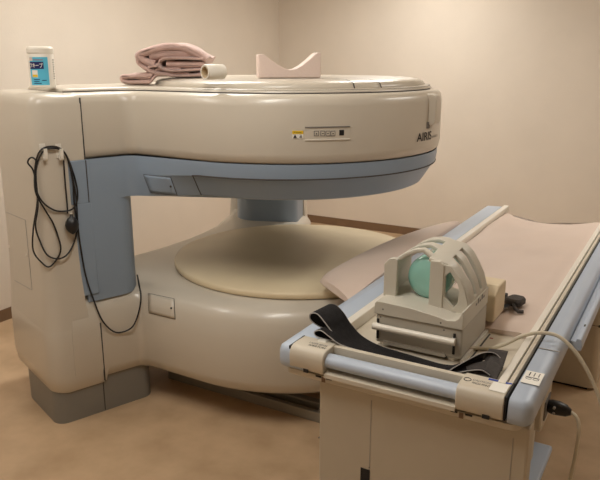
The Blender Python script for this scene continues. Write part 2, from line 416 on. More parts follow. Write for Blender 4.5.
# warning sticker
b1, _ = cyl_at(292.3, 135, RS); b2, _ = cyl_at(303.3, 135, RS); z0 = cyl_at(297.5, 138.6, RS)[1]; z1 = cyl_at(297.5, 130.7, RS)[1]
ws = patch('warning_sticker', b1, b2, z0, z1, RS + .001, .002, M_PAPER, G, 4)
patch('warning_header', b1, b2, z0 + (z1 - z0) * .6, z1, RS + .0022, .002, M_YEL, ws, 4)
da = b2 - b1; dz = z1 - z0
mk('warning_triangle', [cyl(b1 + da * .08, z0 + dz * .1, RS + .0028), cyl(b1 + da * .42, z0 + dz * .1, RS + .0028), cyl(b1 + da * .25, z0 + dz * .55, RS + .0028)], [(0, 1, 2)], M_INK, ws)
mk('warning_picture', [cyl(b1 + da * .6, z0 + dz * .15, RS + .0028), cyl(b1 + da * .9, z0 + dz * .1, RS + .0028), cyl(b1 + da * .8, z0 + dz * .5, RS + .0028)], [(0, 1, 2)], M_INKG, ws)
text_on('warning_text', '!WARNING', lambda u, v_: cyl(b1 + da * (.14 + .72 * u), z0 + dz * (.70 + .2 * v_), RS + .003), 1, 1, M_INK, ws)
# lettering AIRIS mate
b1, zz = cyl_at(416.5, 142, RS); b2, _ = cyl_at(431, 138, RS)
zb_ = cyl_at(423, 141.0, RS)[1]; zt_ = cyl_at(423, 132.5, RS)[1]
text_on('scanner_lettering', 'AIRIS', lambda u, v_: cyl(b1 + (b2 - b1) * u, zb_ + (zt_ - zb_) * v_, RS + .0012), 1, 1, M_INK, G, bold=.012)
b3, _ = cyl_at(431.8, 138, RS); b4, _ = cyl_at(437.0, 137, RS)
text_on('scanner_lettering', 'mate', lambda u, v_: cyl(b3 + (b4 - b3) * u, zb_ + (zt_ - zb_) * (.3 * v_ + .1), RS + .0012), 1, 1, M_INKG, G)
# grab handle at the right of the upper cover
ha, _ = cyl_at(431.5, 110, RS)
d = Vector((cos(ha), sin(ha), 0)); n = Vector((-d.y, d.x, 0)); c0 = Vector((CX_, CY_, 0))
hm = MB()
prof = [(1.318, .0), (1.322, .026), (1.335, .033), (1.42, .033), (1.447, .024), (1.455, .0)]
rings = []
for z, o in prof:
    hw = .034
    rings.append([c0 + d * (RS - .012) - n * hw + Vector((0, 0, z)), c0 + d * (RS + o) - n * (hw - .006) + Vector((0, 0, z)), c0 + d * (RS + o) + n * (hw - .006) + Vector((0, 0, z)), c0 + d * (RS - .01) + n * hw + Vector((0, 0, z))])
hm.loft(rings); hd = hm.build('grab_handle', M_CREAM, G, smooth=40, bevel=.004)
p = c0 + d * (RS + .0) - n * .034
MB().obox(p + Vector((0, 0, 1.318)), d * .004, n * .012, Vector((0, 0, .014))).build('handle_recess', M_INKG, hd)
# access doors: outline grooves that follow the surface
def quad_frame(name, pts, wd, m, parent, nrm, fillm=None, knob=None, door='access_door'):
    pts = [Vector(p) for p in pts]; nrm = Vector(nrm).normalized()
    dmb = MB(); dmb.add([p + nrm * .0015 for p in pts] + [p - nrm * .004 for p in pts], [(0, 1, 2, 3), (7, 6, 5, 4), (0, 4, 5, 1), (1, 5, 6, 2), (2, 6, 7, 3), (3, 7, 4, 0)])
    dr = dmb.build(door, fillm, parent, smooth=0)
    g = MB()
    for i in range(4): g.tube([pts[i] + nrm * .0015, pts[(i + 1) % 4] + nrm * .0015], wd, 6)
    g.build(name, m, dr)
    if knob is not None:
        k = Vector(knob); g = MB(); g.tube([k, k + nrm * .006], .006, 12); g.build('latch', m, dr)
    return dr
# ---- surface picking: where a sight line meets a finished cover (keeps doors and cables on the real skin)
from mathutils.bvhtree import BVHTree
def bvh_of(objs):
    vs = []; fs = []
    for o in objs:
        Mw = Matrix.Translation(G.location) if o.parent else Matrix.Identity(4)
        n0 = len(vs); vs += [Mw @ v_.co for v_ in o.data.vertices]; fs += [tuple(i + n0 for i in p_.vertices) for p_ in o.data.polygons]
    return BVHTree.FromPolygons(vs, fs)
gparts = [o for o in G.children]
BV = bvh_of(gparts)
def hit(px, py, lift=0.0):
    d = ray(px, py).normalized(); loc, nr, i, dist = BV.ray_cast(CO, d)
    if loc is None: return None, None
    if nr.dot(d) > 0: nr = -nr
    return loc + nr * lift, nr
def door_from_px(corners, wd, fillm, linem, knob=None, nsub=6, name='access_door'):
    P = []; N = Vector((0, 0, 0))
    for c in corners:
        q_, nn = hit(*c)
        if q_ is None: print('MISS', c); return None
        P.append(q_)
    grid = []
    for i in range(nsub + 1):
        row = []
        for j in range(nsub + 1):
            u, v_ = i / nsub, j / nsub
            x = (1 - u) * (1 - v_) * corners[0][0] + u * (1 - v_) * corners[1][0] + u * v_ * corners[2][0] + (1 - u) * v_ * corners[3][0]
            y = (1 - u) * (1 - v_) * corners[0][1] + u * (1 - v_) * corners[1][1] + u * v_ * corners[2][1] + (1 - u) * v_ * corners[3][1]
            q_, nn = hit(x, y, .002); row.append(q_ if q_ is not None else P[0])
        grid.append(row)
    dr = sheet(name, lambda u, v_: grid[round(u * nsub)][round(v_ * nsub)], nsub, nsub, fillm, G, thick=.003)
    edge = [grid[i][0] for i in range(nsub)] + [grid[nsub][j] for j in range(nsub)] + [grid[i][nsub] for i in range(nsub, 0, -1)] + [grid[0][j] for j in range(nsub, 0, -1)]
    g = MB(); g.tube(edge + [edge[0]], wd, 6); g.build('door_gap', linem, dr)
    if knob:
        k, nn = hit(*knob); g = MB(); g.tube([k, k + nn * .006], .005, 12); g.build('latch', linem, dr)
    return dr
door_from_px([(143.8, 174.6), (170.8, 177.2), (177.3, 195.0), (150.7, 192.2)], .0018, M_BLUE, M_LINE, (171.2, 186))
door_from_px([(148.4, 293.7), (174.2, 299), (175.4, 319), (149.2, 312.5)], .0018, M_CREAM, M_LINE, (171.8, 308.3))

# ================================================================== cable and hooks on the near post
def on_post(px, py, lift=0.0):
    p_, n_ = hit(px, py, lift)
    if p_ is None: return on_plane(px, py, (*side(0, .012), 1), n3) + n3 * lift
    return p_
for hx, lab in ((42.5, 'left white adhesive hook on cream scanner post holding black cable'), (58.5, 'right white adhesive hook on cream scanner post holding black cable')):
    c = on_post(hx, 151); t = thing('wall_hook', c, lab, 'hook', None)
    mb = MB(); mb.obox(c + n3 * .002, t3 * .012, n3 * .002, z3 * .030); mb.build('back_plate', M_WHITE, t, bevel=.001)
    dn = c + t3 * .002
    pts = catmull([dn + n3 * .003 + z3 * -.005, dn + n3 * .014 + z3 * -.030, dn + n3 * .026 + z3 * -.030, dn + n3 * .030 + z3 * .012], 5)
    mb = MB(); rings = []
    for i, p_ in enumerate(pts):
        tt = (pts[min(i + 1, len(pts) - 1)] - pts[max(i - 1, 0)]).normalized(); b_ = tt.cross(t3).normalized()
        rings.append([p_ + t3 * .007 + b_ * .0025, p_ - t3 * .007 + b_ * .0025, p_ - t3 * .007 - b_ * .0025, p_ + t3 * .007 - b_ * .0025])
    mb.loft(rings); mb.build('hook_arm', M_WHITE, t)
PXC = [(43, 149), (50, 147.5), (58, 148), (63, 152), (68, 162), (71, 180), (73, 205), (76, 225), (74, 240), (66, 253), (57, 258), (48, 254), (41, 240), (39, 225), (40, 205), (38, 185), (34.5, 170), (32, 162), (34, 157), (37, 160), (36.5, 168),
       (38, 185), (43, 200), (52, 209), (62, 211), (71, 208), (76, 198), (75, 183), (68, 160), (60, 149), (50, 146), (41, 150), (36.5, 165), (38, 190), (45, 208), (52, 222), (57, 235), (59, 248), (56, 258), (50, 266), (44, 263), (38, 250), (37, 228), (39, 200), (37, 170), (42, 152), (50, 148), (62, 151), (69, 165), (74, 195), (76.5, 225), (79, 243), (85, 275), (93, 303), (101, 320), (112, 330.5), (122, 331.5), (131, 325), (139, 311), (141.5, 297), (139, 285), (137.5, 279)]
pts3 = []
for i, (x, y) in enumerate(PXC):
    lift = .008 + .004 * ((i * 7) % 4)
    if y < 153: lift = .016
    pts3.append(on_post(x, y, lift))
cab = thing('call_bulb_cable', on_post(50, 148, .01), 'thin black cable looped over two white hooks with a squeeze bulb', 'cable')
mb = MB(); mb.tube(catmull(pts3, 5), .0036, 8); mb.build('cable', M_BLKP, cab)
b0 = on_post(66.5, 213, .012); b1_ = on_post(69.5, 223, .028)
pts = catmull([on_post(62, 152, .012), on_post(64, 180, .012), on_post(66, 205, .014), b0], 5)
mb = MB(); mb.tube(pts, .0032, 8); mb.build('bulb_tube', M_BLKP, cab)
mb = MB(); ax = Vector((0, 0, -1)); top = b1_ + z3 * .045
prof = [(0, .006), (.012, .008), (.02, .018), (.032, .026), (.048, .030), (.064, .027), (.078, .018), (.086, .008), (.09, .002)]
mb.loft([[top + ax * h + (n3 * cos(a) + t3 * sin(a)) * r * .95 for a in [2 * pi * k / 20 for k in range(20)]] for h, r in prof]); mb.build('squeeze_bulb', M_BLKP, cab, smooth=60)
mb = MB(); mb.tube([top + z3 * .004, top - z3 * .004], .006, 10); mb.build('white_collar', M_WHITE, cab)
# service panel outline on the end face of the near post
mb = MB()
for a, b in (((25.5, 220), (32.3, 290)), ((32.3, 290), (15, 280.5)), ((6, 212), (25.5, 220))):
    P0, P1 = hit(*a, .001)[0], hit(*b, .001)[0]
    if P0 and P1:
        q_ = [hit(a[0] + (b[0] - a[0]) * k / 6, a[1] + (b[1] - a[1]) * k / 6, .001)[0] for k in range(7)]
        mb.tube([x for x in q_ if x], .0012, 6)
if mb.v:
    sp = mb.build('service_panel_joint', M_EDGE, G)
for a in ((9.5, 246.5), (27, 255)):
    q_, n_ = hit(*a)
    if q_: mb = MB(); mb.tube([q_, q_ + n_ * .004], .006, 12); mb.build('screw_cap', M_WHITE, G)

# ================================================================== things on top of the scanner
# wipes canister
ZT = 1.486
cb = on_z(43.5, 87.6, ZT); cb = Vector((cb.x, cb.y, ZT))
view = Vector((-cb.x, -cb.y, 0)).normalized(); va = atan2(view.y, view.x)
T = thing('wipes_canister', cb, 'white wipes canister with blue label standing on the scanner top', 'canister')
def rev(mb, c, prof, n=32, a0=0, a1=2 * pi):
    full = abs(a1 - a0 - 2 * pi) < 1e-6
    m_ = n if full else n + 1
    rings = [[Vector((c.x + r * cos(a0 + (a1 - a0) * k / n), c.y + r * sin(a0 + (a1 - a0) * k / n), c.z + z)) for k in range(m_)] for z, r in prof]
    return mb.loft(rings, full, full, full)
rb = .0525
mb = MB(); rev(mb, cb, [(0, rb - .004), (.004, rb), (.138, rb), (.144, rb - .003)]); mb.build('canister_body', M_WHITE, T)
mb = MB(); rev(mb, cb, [(.140, rb - .001), (.143, rb + .002), (.160, rb + .002), (.167, rb - .003), (.170, rb - .012)]); mb.build('screw_lid', M_WHITE, T)
def cpatch(name, a0, a1, z0, z1, r, m, par, nseg=14):
    mb = MB(); rev(mb, cb, [(z0, r), (z1, r)], nseg, a0, a1); o = mb.build(name, m, par, smooth=60); return o
# azimuths run from the viewer's direction; positive is towards the picture's right
lb = cpatch('blue_label', va - 1.0, va + .52, .012, .126, rb + .0006, M_CYAN, T)
cpatch('name_panel', va - .98, va + .16, .078, .107, rb + .0012, M_NAVY, lb)
cpatch('white_panel', va - .80, va - .33, .044, .073, rb + .0012, M_PAPER, lb); cpatch('yellow_panel', va - .78, va - .35, .046, .055, rb + .0018, M_YEL, lb)
cpatch('corner_mark', va - .98, va - .66, .111, .125, rb + .0012, M_PINK, lb)
def canf(a0, a1, z0, z1, r): return lambda u, v_: Vector((cb.x + r * cos(a0 + (a1 - a0) * u), cb.y + r * sin(a0 + (a1 - a0) * u), cb.z + z0 + (z1 - z0) * v_))
text_on('label_lettering', 'フキープ', canf(va - .95, va + .10, .083, .102, rb + .002), 1, 1, M_PAPER, lb, bold=.02)
for k, (q0, q1, zz0) in enumerate(((-.6, .15, .113), (-.7, -.2, .034), (-.7, -.25, .026), (-.05, .3, .030), (-.7, -.1, .018))):
    cpatch('label_text_line', va + q0, va + q1, zz0, zz0 + .003, rb + .0012, M_NAVY if k else M_RED, lb, 6)
for k in range(9):
    cpatch('side_text_line', va + 1.0, va + 1.28 - .05 * (k % 3), .112 - k * .0095, .1165 - k * .0095, rb + .0006, M_INKG, T, 4)

# cloth layers: a thick sheet following a folded path, seen end-on
RV = Vector((cos(YAW), sin(YAW), 0)); FV = Vector((-sin(YAW), cos(YAW), 0))
def lid_lift(p_):
    d_ = hypot(p_.x - CX_, p_.y - CY_); k_ = min(1, max(0, (.70 - d_) / .035)); return .036 * k_ * k_ * (3 - 2 * k_)
def cloth_roll(mb, org, path, depth, th, wob=.006, seed=0, uax=RV, vax=FV, nv=12, drape=0):
    rnd = random.Random(seed); ph = [rnd.uniform(0, 6) for _ in range(6)]
    P = catmull([Vector((a, 0, b)) for a, b in path], 6); n = len(P); rows = []
    for j in range(nv + 1):
        v_ = j / nv; ring_o = []; ring_i = []
        for i, p_ in enumerate(P):
            t_ = (P[min(i + 1, n - 1)] - P[max(i - 1, 0)]).normalized(); nn = Vector((-t_.z, 0, t_.x))
            w_ = wob * (sin(v_ * 7 + ph[0] + i * .23) + .6 * sin(v_ * 13 + ph[1] - i * .31)) * min(1, p_.z / .02)
            e = th * (.5 if 0 < j < nv else .18)
            dd = depth * v_ + (.004 * sin(i * .5 + ph[2]))
            for ring, s_ in ((ring_o, 1), (ring_i, -1)):
                q_ = p_ + nn * (e * s_) ; z_ = max(.0012, q_.z + w_)
                w3 = org + uax * (q_.x + .5 * w_) + vax * dd + Vector((0, 0, z_))
                if drape: w3.z += lid_lift(w3)
                ring.append(w3)
        rows.append(ring_o + ring_i[::-1])
    mb.loft(rows)
org = on_z(172, 85.3, 1.487); org = Vector((org.x, org.y, 1.488))
T = thing('folded_towel', org, 'lower dusty pink towel, mostly covered, on the scanner top', 'towel', None)
mb = MB()
cloth_roll(mb, org, [(.08, .014), (-.10, .013), (-.19, .013), (-.222, .018), (-.236, .028), (-.222, .036), (-.18, .040), (-.08, .044)], .20, .022, .002, 3, drape=1)
cloth_roll(mb, org + FV * .006, [(.04, .036), (-.12, .034), (-.165, .036)], .18, .02, .0012, 4, drape=1)
mb.build('cloth', M_TOWEL, T, smooth=70)
T = thing('folded_towel', org + Vector((0, 0, .05)), 'upper dusty pink towel, loosely folded pile beside the paper roll', 'towel', None)
mb = MB()
o2 = org + Vector((0, 0, .010))
# lower roll of cloth with a rounded nose at the left
cloth_roll(mb, o2 + FV * -.012, [(.15, .040), (.03, .034), (-.04, .038), (-.085, .046), (-.104, .060), (-.094, .074), (-.06, .078)], .28, .018, .002, 5)
# middle fold, opening to the right, its nose at the left
cloth_roll(mb, o2 + FV * -.016, [(.155, .060), (.04, .056), (-.02, .058), (-.048, .068), (-.056, .086), (-.044, .102), (-.01, .110), (.06, .112), (.15, .108)], .29, .015, .002, 8)
cloth_roll(mb, o2 + FV * -.002, [(.150, .084), (.03, .084), (-.022, .085)], .26, .034, .002, 12)
# thick upper wrap from the left end over the top to the right
cloth_roll(mb, o2 + FV * -.006, [(-.075, .084), (-.105, .090), (-.135, .100), (-.150, .118), (-.138, .134), (-.10, .142), (-.05, .152), (0, .160), (.05, .158), (.10, .140), (.145, .112), (.165, .100)], .28, .036, .003, 6)
cloth_roll(mb, o2 + FV * .01, [(.10, .126), (.0, .132), (-.10, .122)], .25, .050, .002, 9)
cloth_roll(mb, o2 + FV * -.002, [(-.08, .050), (-.12, .066), (-.152, .090), (-.150, .112)], .27, .024, .003, 10)
mb.build('cloth', M_TOWEL, T, smooth=70)
# roll of white paper with an open core, lying on the lid
rc = on_z(208.5, 79.6, 1.5225); ax = (RV * .72 + FV * .69).normalized(); rr = .031
c0_ = Vector((rc.x, rc.y, 1.5215 + rr)); T = thing('paper_roll', (rc.x, rc.y, 1.5225), 'small white hollow roll lying beside the pink towels on the scanner lid', 'roll')
def ringp(c, ax, r, n=28):
    s1 = ax.cross(Vector((0, 0, 1))).normalized(); s2 = ax.cross(s1)
    return [c + (s1 * cos(2 * pi * k / n) + s2 * sin(2 * pi * k / n)) * r for k in range(n)]
L = .092
e0 = c0_ - ax * .018; e1 = e0 + ax * L
MB().loft([ringp(e0 + ax * .001, ax, rr * .74), ringp(e0, ax, rr * .78), ringp(e0, ax, rr - .002), ringp(e0 + ax * .003, ax, rr), ringp(e1 - ax * .003, ax, rr), ringp(e1, ax, rr - .002), ringp(e1, ax, rr * .74)], False, False).build('paper', M_WHITE, T, smooth=50)
MB().loft([ringp(e0, ax, rr * .74), ringp(e1, ax, rr * .74), ringp(e1, ax, rr * .66), ringp(e0, ax, rr * .66), ringp(e0, ax, rr * .74)], False, False).build('core', M_CARD, T, smooth=50)
# notched foam head rest
pc = on_z(290, 77.9, 1.5225); th_ = radians(9)
ux = RV * cos(th_) + FV * -sin(th_) * -1; ux.normalize(); vx = Vector((-ux.y, ux.x, 0))
pc = Vector((pc.x, pc.y, 1.5232))
T = thing('head_rest', pc, 'pale pink foam head rest with curved notch on the scanner lid', 'head rest')
hw = .140
top_ = [(-hw, .100), (-hw + .022, .103), (-hw + .05, .082), (-.055, .058), (-.025, .041), (0, .034), (.025, .037), (.055, .053), (.085, .076), (.112, .100), (hw - .012, .110), (hw, .108)]
prf = [(-hw, 0)] + [(a, b) for a, b in top_] + [(hw, 0)]
mb = MB(); mb.loft([[pc + ux * a + vx * d_ + Vector((0, 0, b)) for a, b in prf] for d_ in (0, .05, .115)]); mb.build('foam_block', M_PINKF, T, smooth=25, bevel=.004)

# ================================================================== PATIENT TABLE
TBL = thing('patient_table', (-.67, 2.9, 0), 'long cream and blue patient table with raised side rails', 'table')
XLo, XRo, Y0, Y1 = -1.074, -.274, 1.698, 4.17
# housing
hs = MB(); hs.box(-.938, -.283, 1.742, 1.81, 0, .625); hsg = hs.build('front_housing', M_HOUSE, TBL, smooth=0, bevel=.006)
hs = MB(); hs.box(-.86, -.40, 1.80, 2.6, 0.0, .60); hs.build('column_body', M_TABLE, TBL, smooth=0, bevel=.01)
hs = MB(); hs.box(-.90, -.345, 1.86, 2.72, 0, .03); hs.build('foot_plate', M_RBLUE, TBL, smooth=0, bevel=.01)
yf = 1.7415
for x in (-.755, -.325): MB().box(x - .0008, x + .0008, yf - .0006, yf + .003, 0.0, .585).build('panel_joint', M_EDGE, hsg, smooth=0)
MB().box(-.785, -.753, yf - .001, yf + .004, .28, .340).build('dark_slot', M_DARK, hsg, smooth=0)
for x, z in ((-.938, .50), (-.938, .40), (-.755, .35)): 
    mb = MB(); mb.tube([(x, yf - .0015, z), (x, yf + .004, z)], .0022, 10); mb.build('screw', M_INKG, hsg)
# pedestal at the far half
hs = MB(); stack(ccw(round_poly([(-.95, 3.38, .03), (-.262, 3.38, .035), (-.262, 3.80, .03), (-.95, 3.80, .03)])), [(0.012, .004), (.02, 0), (.345, 0)], hs); 
stack(ccw(round_poly([(-.95, 3.38, .03), (-.262, 3.38, .035), (-.262, 3.80, .03), (-.95, 3.80, .03)])), [(.349, .0), (.62, 0)], hs)
ped = hs.build('pedestal', M_TABLE, TBL, smooth=40)
MB().box(-.93, -.30, 3.39, 3.79, 0, .02).build('pedestal_foot', M_DARK, ped, smooth=0); MB().box(-.945, -.267, 3.384, 3.79, .34, .352).build('joint', M_LINE, ped, smooth=0)
# tray
tr = MB(); tr.box(-.955, -.36, 1.80, 3.985, .665, .688); tr.build('tray_surface', M_TABLE, TBL, smooth=0, bevel=.002)
tr = MB(); tr.box(-1.03, -.30, 1.85, 3.86, .615, .664); tr.build('under_frame', M_TABLE, TBL, smooth=0, bevel=.004)
# blue side rails with rounded front corners (swept section)
def rail(sgn, xo, xi, nm):
    "outer rail, rounded at its front corner; section runs from the outer skirt over the top to the inner edge"
    mb = MB(); r = .032; c = Vector((xo - sgn * r, Y0 + r))
    rings = []
    prof_ = [(.010, .645), (.002, .652), (0, .668), (.001, .698), (.006, .711), (.016, .719)]   # (inset, z)
    cols = []
    pts = [(Vector((xo, Y1)), Vector((-sgn, 0))), (Vector((xo, Y0 + r)), Vector((-sgn, 0)))]
    for k in range(1, 7):
        a = k / 6 * pi / 2; nrm = Vector((sgn * cos(a), -sin(a))); pts.append((c + nrm * r, -nrm))
    pts.append((Vector((xi, Y0)), Vector((0, 1))))
    outer = [[(p_ + n_ * ins, z) for ins, z in prof_] for p_, n_ in pts]
    v = []; f = []; n = len(prof_)
    for row in outer:
        for q_, z in row: v.append((q_.x, q_.y, z))
    for i in range(len(pts) - 1):
        for k in range(n - 1):
            a_ = i * n + k; f.append((a_, a_ + 1, a_ + n + 1, a_ + n))
    # top and bottom faces, inner wall
    b0_ = len(v); v += [(xi, Y1, .722), (xi, Y0 + .016, .719)]
    b1_ = len(v); v += [(xi, Y1, .645), (xi, Y0 + .010, .645)]
    top_ids = [i * n + n - 1 for i in range(len(pts))]; bot_ids = [i * n for i in range(len(pts))]
    f.append(tuple(top_ids[:-1] + [top_ids[-1], b0_])); f.append(tuple(bot_ids + [b1_]))
    f.append((b0_, top_ids[-1]) + tuple(((len(pts) - 1) * n + k) for k in range(n - 2, -1, -1)) + (b1_,))
    f.append(tuple(range(0, n)) + (b0_, b1_))
    mb.add(v[:b0_] + v[b0_:], f)
    return mb.build(nm, M_RBLUE, TBL, smooth=45)
rl = rail(-1, XLo, -.972, 'side_rail'); rr_ = rail(1, XRo, -.338, 'side_rail')
# cream inner rails (left one, right pair with a dark gap)
MB().box(-.966, -.934, 1.775, 4.20, .67, .727).build('inner_rail', M_WHITE, TBL, smooth=0, bevel=.004)
MB().box(-.972, -.966, 1.79, 4.17, .65, .7195).build('rail_gap', M_DARK, TBL, smooth=0)
MB().box(-.388, -.366, 1.775, 4.20, .67, .727).build('inner_rail', M_WHITE, TBL, smooth=0, bevel=.003)
MB().box(-.366, -.362, 1.775, 4.17, .65, .716).build('rail_gap', M_LINE, TBL, smooth=0)
MB().box(-.362, -.349, 1.775, 4.18, .67, .724).build('inner_rail', M_TABLE, TBL, smooth=0, bevel=.002)
MB().box(-.349, -.338, 1.765, 4.17, .65, .706).build('rail_gap', M_DARK, TBL, smooth=0)
# outer accessory rail on the right
ar = MB(); prof = [(-.272, .652), (-.236, .652), (-.232, .664), (-.236, .690), (-.240, .694), (-.252, .694), (-.254, .684), (-.272, .684)]
ar.loft([[Vector((x, y, z)) for x, z in prof] for y in (2.29, 4.10)]); aro = ar.build('accessory_rail', M_RBLUE, TBL, smooth=0, bevel=.002)
MB().box(-.2485, -.243, 2.42, 2.44, .684, .6948).build('rail_slot', M_LINE, aro, smooth=0)
MB().box(-.337, -.273, 2.083, 2.087, .7205, .7228).build('rail_joint', M_EDGE, rr_, smooth=0)
# front: end caps, channel, blue roller bar, lower lip
def cap(x0, x1, nm):
    mb = MB(); pr = [(1.80, .690), (1.80, .722), (1.765, .724), (1.722, .724), (1.708, .719), (1.700, .708), (1.697, .695), (1.698, .660), (1.703, .650), (1.75, .645), (1.78, .66), (1.78, .69)]
    mb.loft([[Vector((x, y, z)) for y, z in pr] for x in (x0, x1)]); return mb.build(nm, M_TABLE, TBL, smooth=50, bevel=.003)
cl = cap(-1.024, -.903, 'end_cap'); cr_ = cap(-.483, -.350, 'end_cap')
MB().box(-1.0285, -1.024, 1.704, 1.80, .652, .7215).build('cap_gap', M_DARK, cl, smooth=0); MB().box(-.350, -.344, 1.704, 1.80, .652, .7215).build('cap_gap', M_DARK, cr_, smooth=0)
ch = MB(); pr = [(1.79, .720), (1.772, .720), (1.772, .664), (1.735, .658), (1.704, .655), (1.703, .640), (1.79, .640)]
ch.loft([[Vector((x, y, z)) for y, z in pr] for x in (-.903, -.483)]); ch.build('front_channel', M_TABLE, TBL, smooth=0, bevel=.0015)
rb_ = MB(); rb_.loft([[Vector((x, 1.736 + .027 * cos(a), .687 + .022 * sin(a))) for a in [2 * pi * k / 24 for k in range(24)]] for x in (-.9035, -.4825)]); rb_.build('blue_roller_bar', M_RBLUE, TBL, smooth=50)
lp_ = MB(); stack(ccw(round_poly([(-1.045, 1.712, .02), (-.300, 1.712, .04), (-.300, 2.0, 0), (-1.045, 2.0, 0)])), [(.618, .006), (.624, 0), (.640, 0)], lp_); lip = lp_.build('lower_lip', M_TABLE, TBL, smooth=40)
for x in (-.925, -.888, -.487, -.445):
    MB().box(x - .010, x + .010, 1.7105, 1.714, .634, .6395).build('lip_notch', M_DARK, lip, smooth=0)
for x in (-.907, -.466): MB().box(x - .006, x + .006, 1.709, 1.715, .622, .638).build('lip_latch', M_BASE, lip, smooth=0)
for x0, x1 in ((-.972, -.955), (-.405, -.385)): MB().box(x0, x1, 1.6965, 1.70, .6465, .658).build('cap_notch', M_DARK, lip, smooth=0)
# printing on caps
def flat_text(txt, x, y, wd, ht, z, m, par, nm='cap_lettering'): text_on(nm, txt, lambda u, v_: Vector((x + u, y + v_, z)), wd, ht, m, par, .01)
flat_text('LASER BEAM', -.980, 1.748, .062, .012, .7245, M_INKG, cl); flat_text('APERTURE', -.975, 1.730, .062, .012, .7245, M_INK, cl)
flat_text('CAUTION', -.452, 1.752, .050, .011, .7245, M_INKG, cr_); flat_text('PINCH POINT', -.449, 1.734, .050, .011, .7245, M_INK, cr_)
mb = MB(); mb.tube([Vector((-.466 + .010 * cos(a), 1.752 + .010 * sin(a), .7245)) for a in [2 * pi * k / 16 for k in range(17)]], .0012, 5); mb.build('cap_symbol', M_INK, cr_)
MB().box(-.398, -.353, 1.720, 1.775, .7235, .7250).build('white_tape', M_PAPER, cr_, smooth=0); MB().box(-.415, -.350, 1.782, 1.790, .7225, .7245).build('blue_tape', M_BINK, cr_, smooth=0)
st = MB(); st.box(-.334, -.283, 1.815, 1.90, .7222, .7230); sto = st.build('rail_label', M_PAPER, rr_, smooth=0)
for k in range(3): MB().box(-.322 + k * .013, -.319 + k * .013, 1.867, 1.892, .7228, .7234).build('label_print', M_INK if k == 0 else M_INKG, sto, smooth=0)
mb = MB(); mb.box(-.328, -.289, 1.856, 1.859, .7228, .7236); 
mb.tube([Vector((-.318 + .008 * cos(a), 1.848 + .006 * sin(a), .7232)) for a in [2 * pi * k / 14 for k in range(15)]], .0009, 5)
mb.tube([Vector((-.298 + .008 * cos(a), 1.848 + .006 * sin(a), .7232)) for a in [2 * pi * k / 14 for k in range(15)]], .0009, 5); mb.build('label_print', M_INKG, sto, smooth=0)
# red marks and seams on the tray
MB().box(-.522, -.516, 1.80, 2.20, .688, .6884).build('tray_joint', M_LINE, TBL, smooth=0)
for x, y in ((-.505, 2.165), (-.50, 1.905), (-.86, 1.90)): MB().box(x - .006, x + .006, y - .004, y + .004, .688, .6888).build('red_mark', M_RED, TBL, smooth=0)
# socket bracket under the right rail
br = MB(); pr = round_poly([(1.90, .645, .0), (2.07, .645, .0), (2.05, .515, .03), (1.92, .515, .03)], 5)
br.loft([[Vector((x, p_.x, p_.y)) for p_ in pr] for x in (-.315, -.283)]); bk = br.build('socket_bracket', M_TABLE, TBL, smooth=40, bevel=.004)
MB().box(-.284, -.2795, 1.955, 2.035, .545, .605).build('socket', M_INKG, bk, smooth=0)

# ================================================================== mattress and pads
def mat_fn(u, v_):
    y = 2.215 + (4.16 - 2.215) * v_; x = -.93 + (.93 - .392) * u
    return x, y
nu, nv = 16, 46
top_v = []; 
mb = MB(); rows = []
for j in range(nv + 1):
    v_ = j / nv; row = []
    sag = .052 * max(0, (v_ - .45) / .55) ** 1.5
    for i in range(nu + 1):
        u = i / nu; x = -.931 + .541 * u; y = 2.215 + (1.945 - .17 * sin(pi * u ** .9) ** .9) * v_
        ez = .014 * (abs(2 * u - 1) ** 6)
        wr = .0025 * sin(6 * u + 9 * v_) + .002 * sin(15 * u - 22 * v_) + .004 * math.exp(-((v_ - .45 - .25 * u) / .03) ** 2) + .003 * math.exp(-((v_ - .75 + .22 * u) / .035) ** 2)
        z = .719 - .010 * v_ - .4 * sag * sin(pi * u) + wr - (.012 if j in (0, nv) else 0) - (.010 * (i in (0, nu)))
        row.append(Vector((x, y, z)))
    low = [Vector((p_.x, p_.y, .6885)) for p_ in reversed(row)]
    rows.append(row + low)
mb.loft(rows)
T = thing('table_mattress', (-.66, 3.2, .69), 'wide pale pink mattress lying on the patient table behind the head coil', 'mattress')
mb.build('cover', M_PINK, T, smooth=60)
# bridging pad between rail and pole plate
mb = MB(); rows = []
prx = catmull([(-1.338, 2.48, 0), (-1.335, 2.56, 0), (-1.31, 2.78, 0), (-1.265, 3.1, 0), (-1.20, 3.4, 0), (-1.14, 3.62, 0), (-1.10, 3.70, 0)], 5)
for j, p_ in enumerate(prx):
    v_ = j / (len(prx) - 1); xo = p_.x; xi = -1.078; y = p_.y
    zi = .700 + .030 * sin(pi * min(1, v_ * 1.05)) ; zo = .672 + .040 * sin(pi * min(1, v_ * 1.0)) ** .8 + .02 * v_
    if v_ > .9: zi -= .02 * (v_ - .9) / .1
    th = .034 if v_ > .03 else .020
    row = []
    for k in range(9):
        u = k / 8; x = xi + (xo - xi) * u; z = zi + (zo - zi) * u + .014 * sin(pi * u)
        if k == 8: z -= .014
        if k == 0: z -= .006
        row.append(Vector((x, y - .24 * (1 - u) * (1 - v_) ** 4, z)))
    for k in range(8, -1, -1):
        u = k / 8; x = xi + (xo - xi) * u * .995; z = zi + (zo - zi) * u - th + (.010 if k == 8 else 0)
        row.append(Vector((x, y - .24 * (1 - u) * (1 - v_) ** 4, max(.612, z))))
    rows.append(row)
mb.loft(rows)
T = thing('side_pad', (-1.16, 3.2, .62), 'long pale pink pad between blue table rail and round beige plate', 'pad')
mb.build('cover', M_PINK, T, smooth=60)

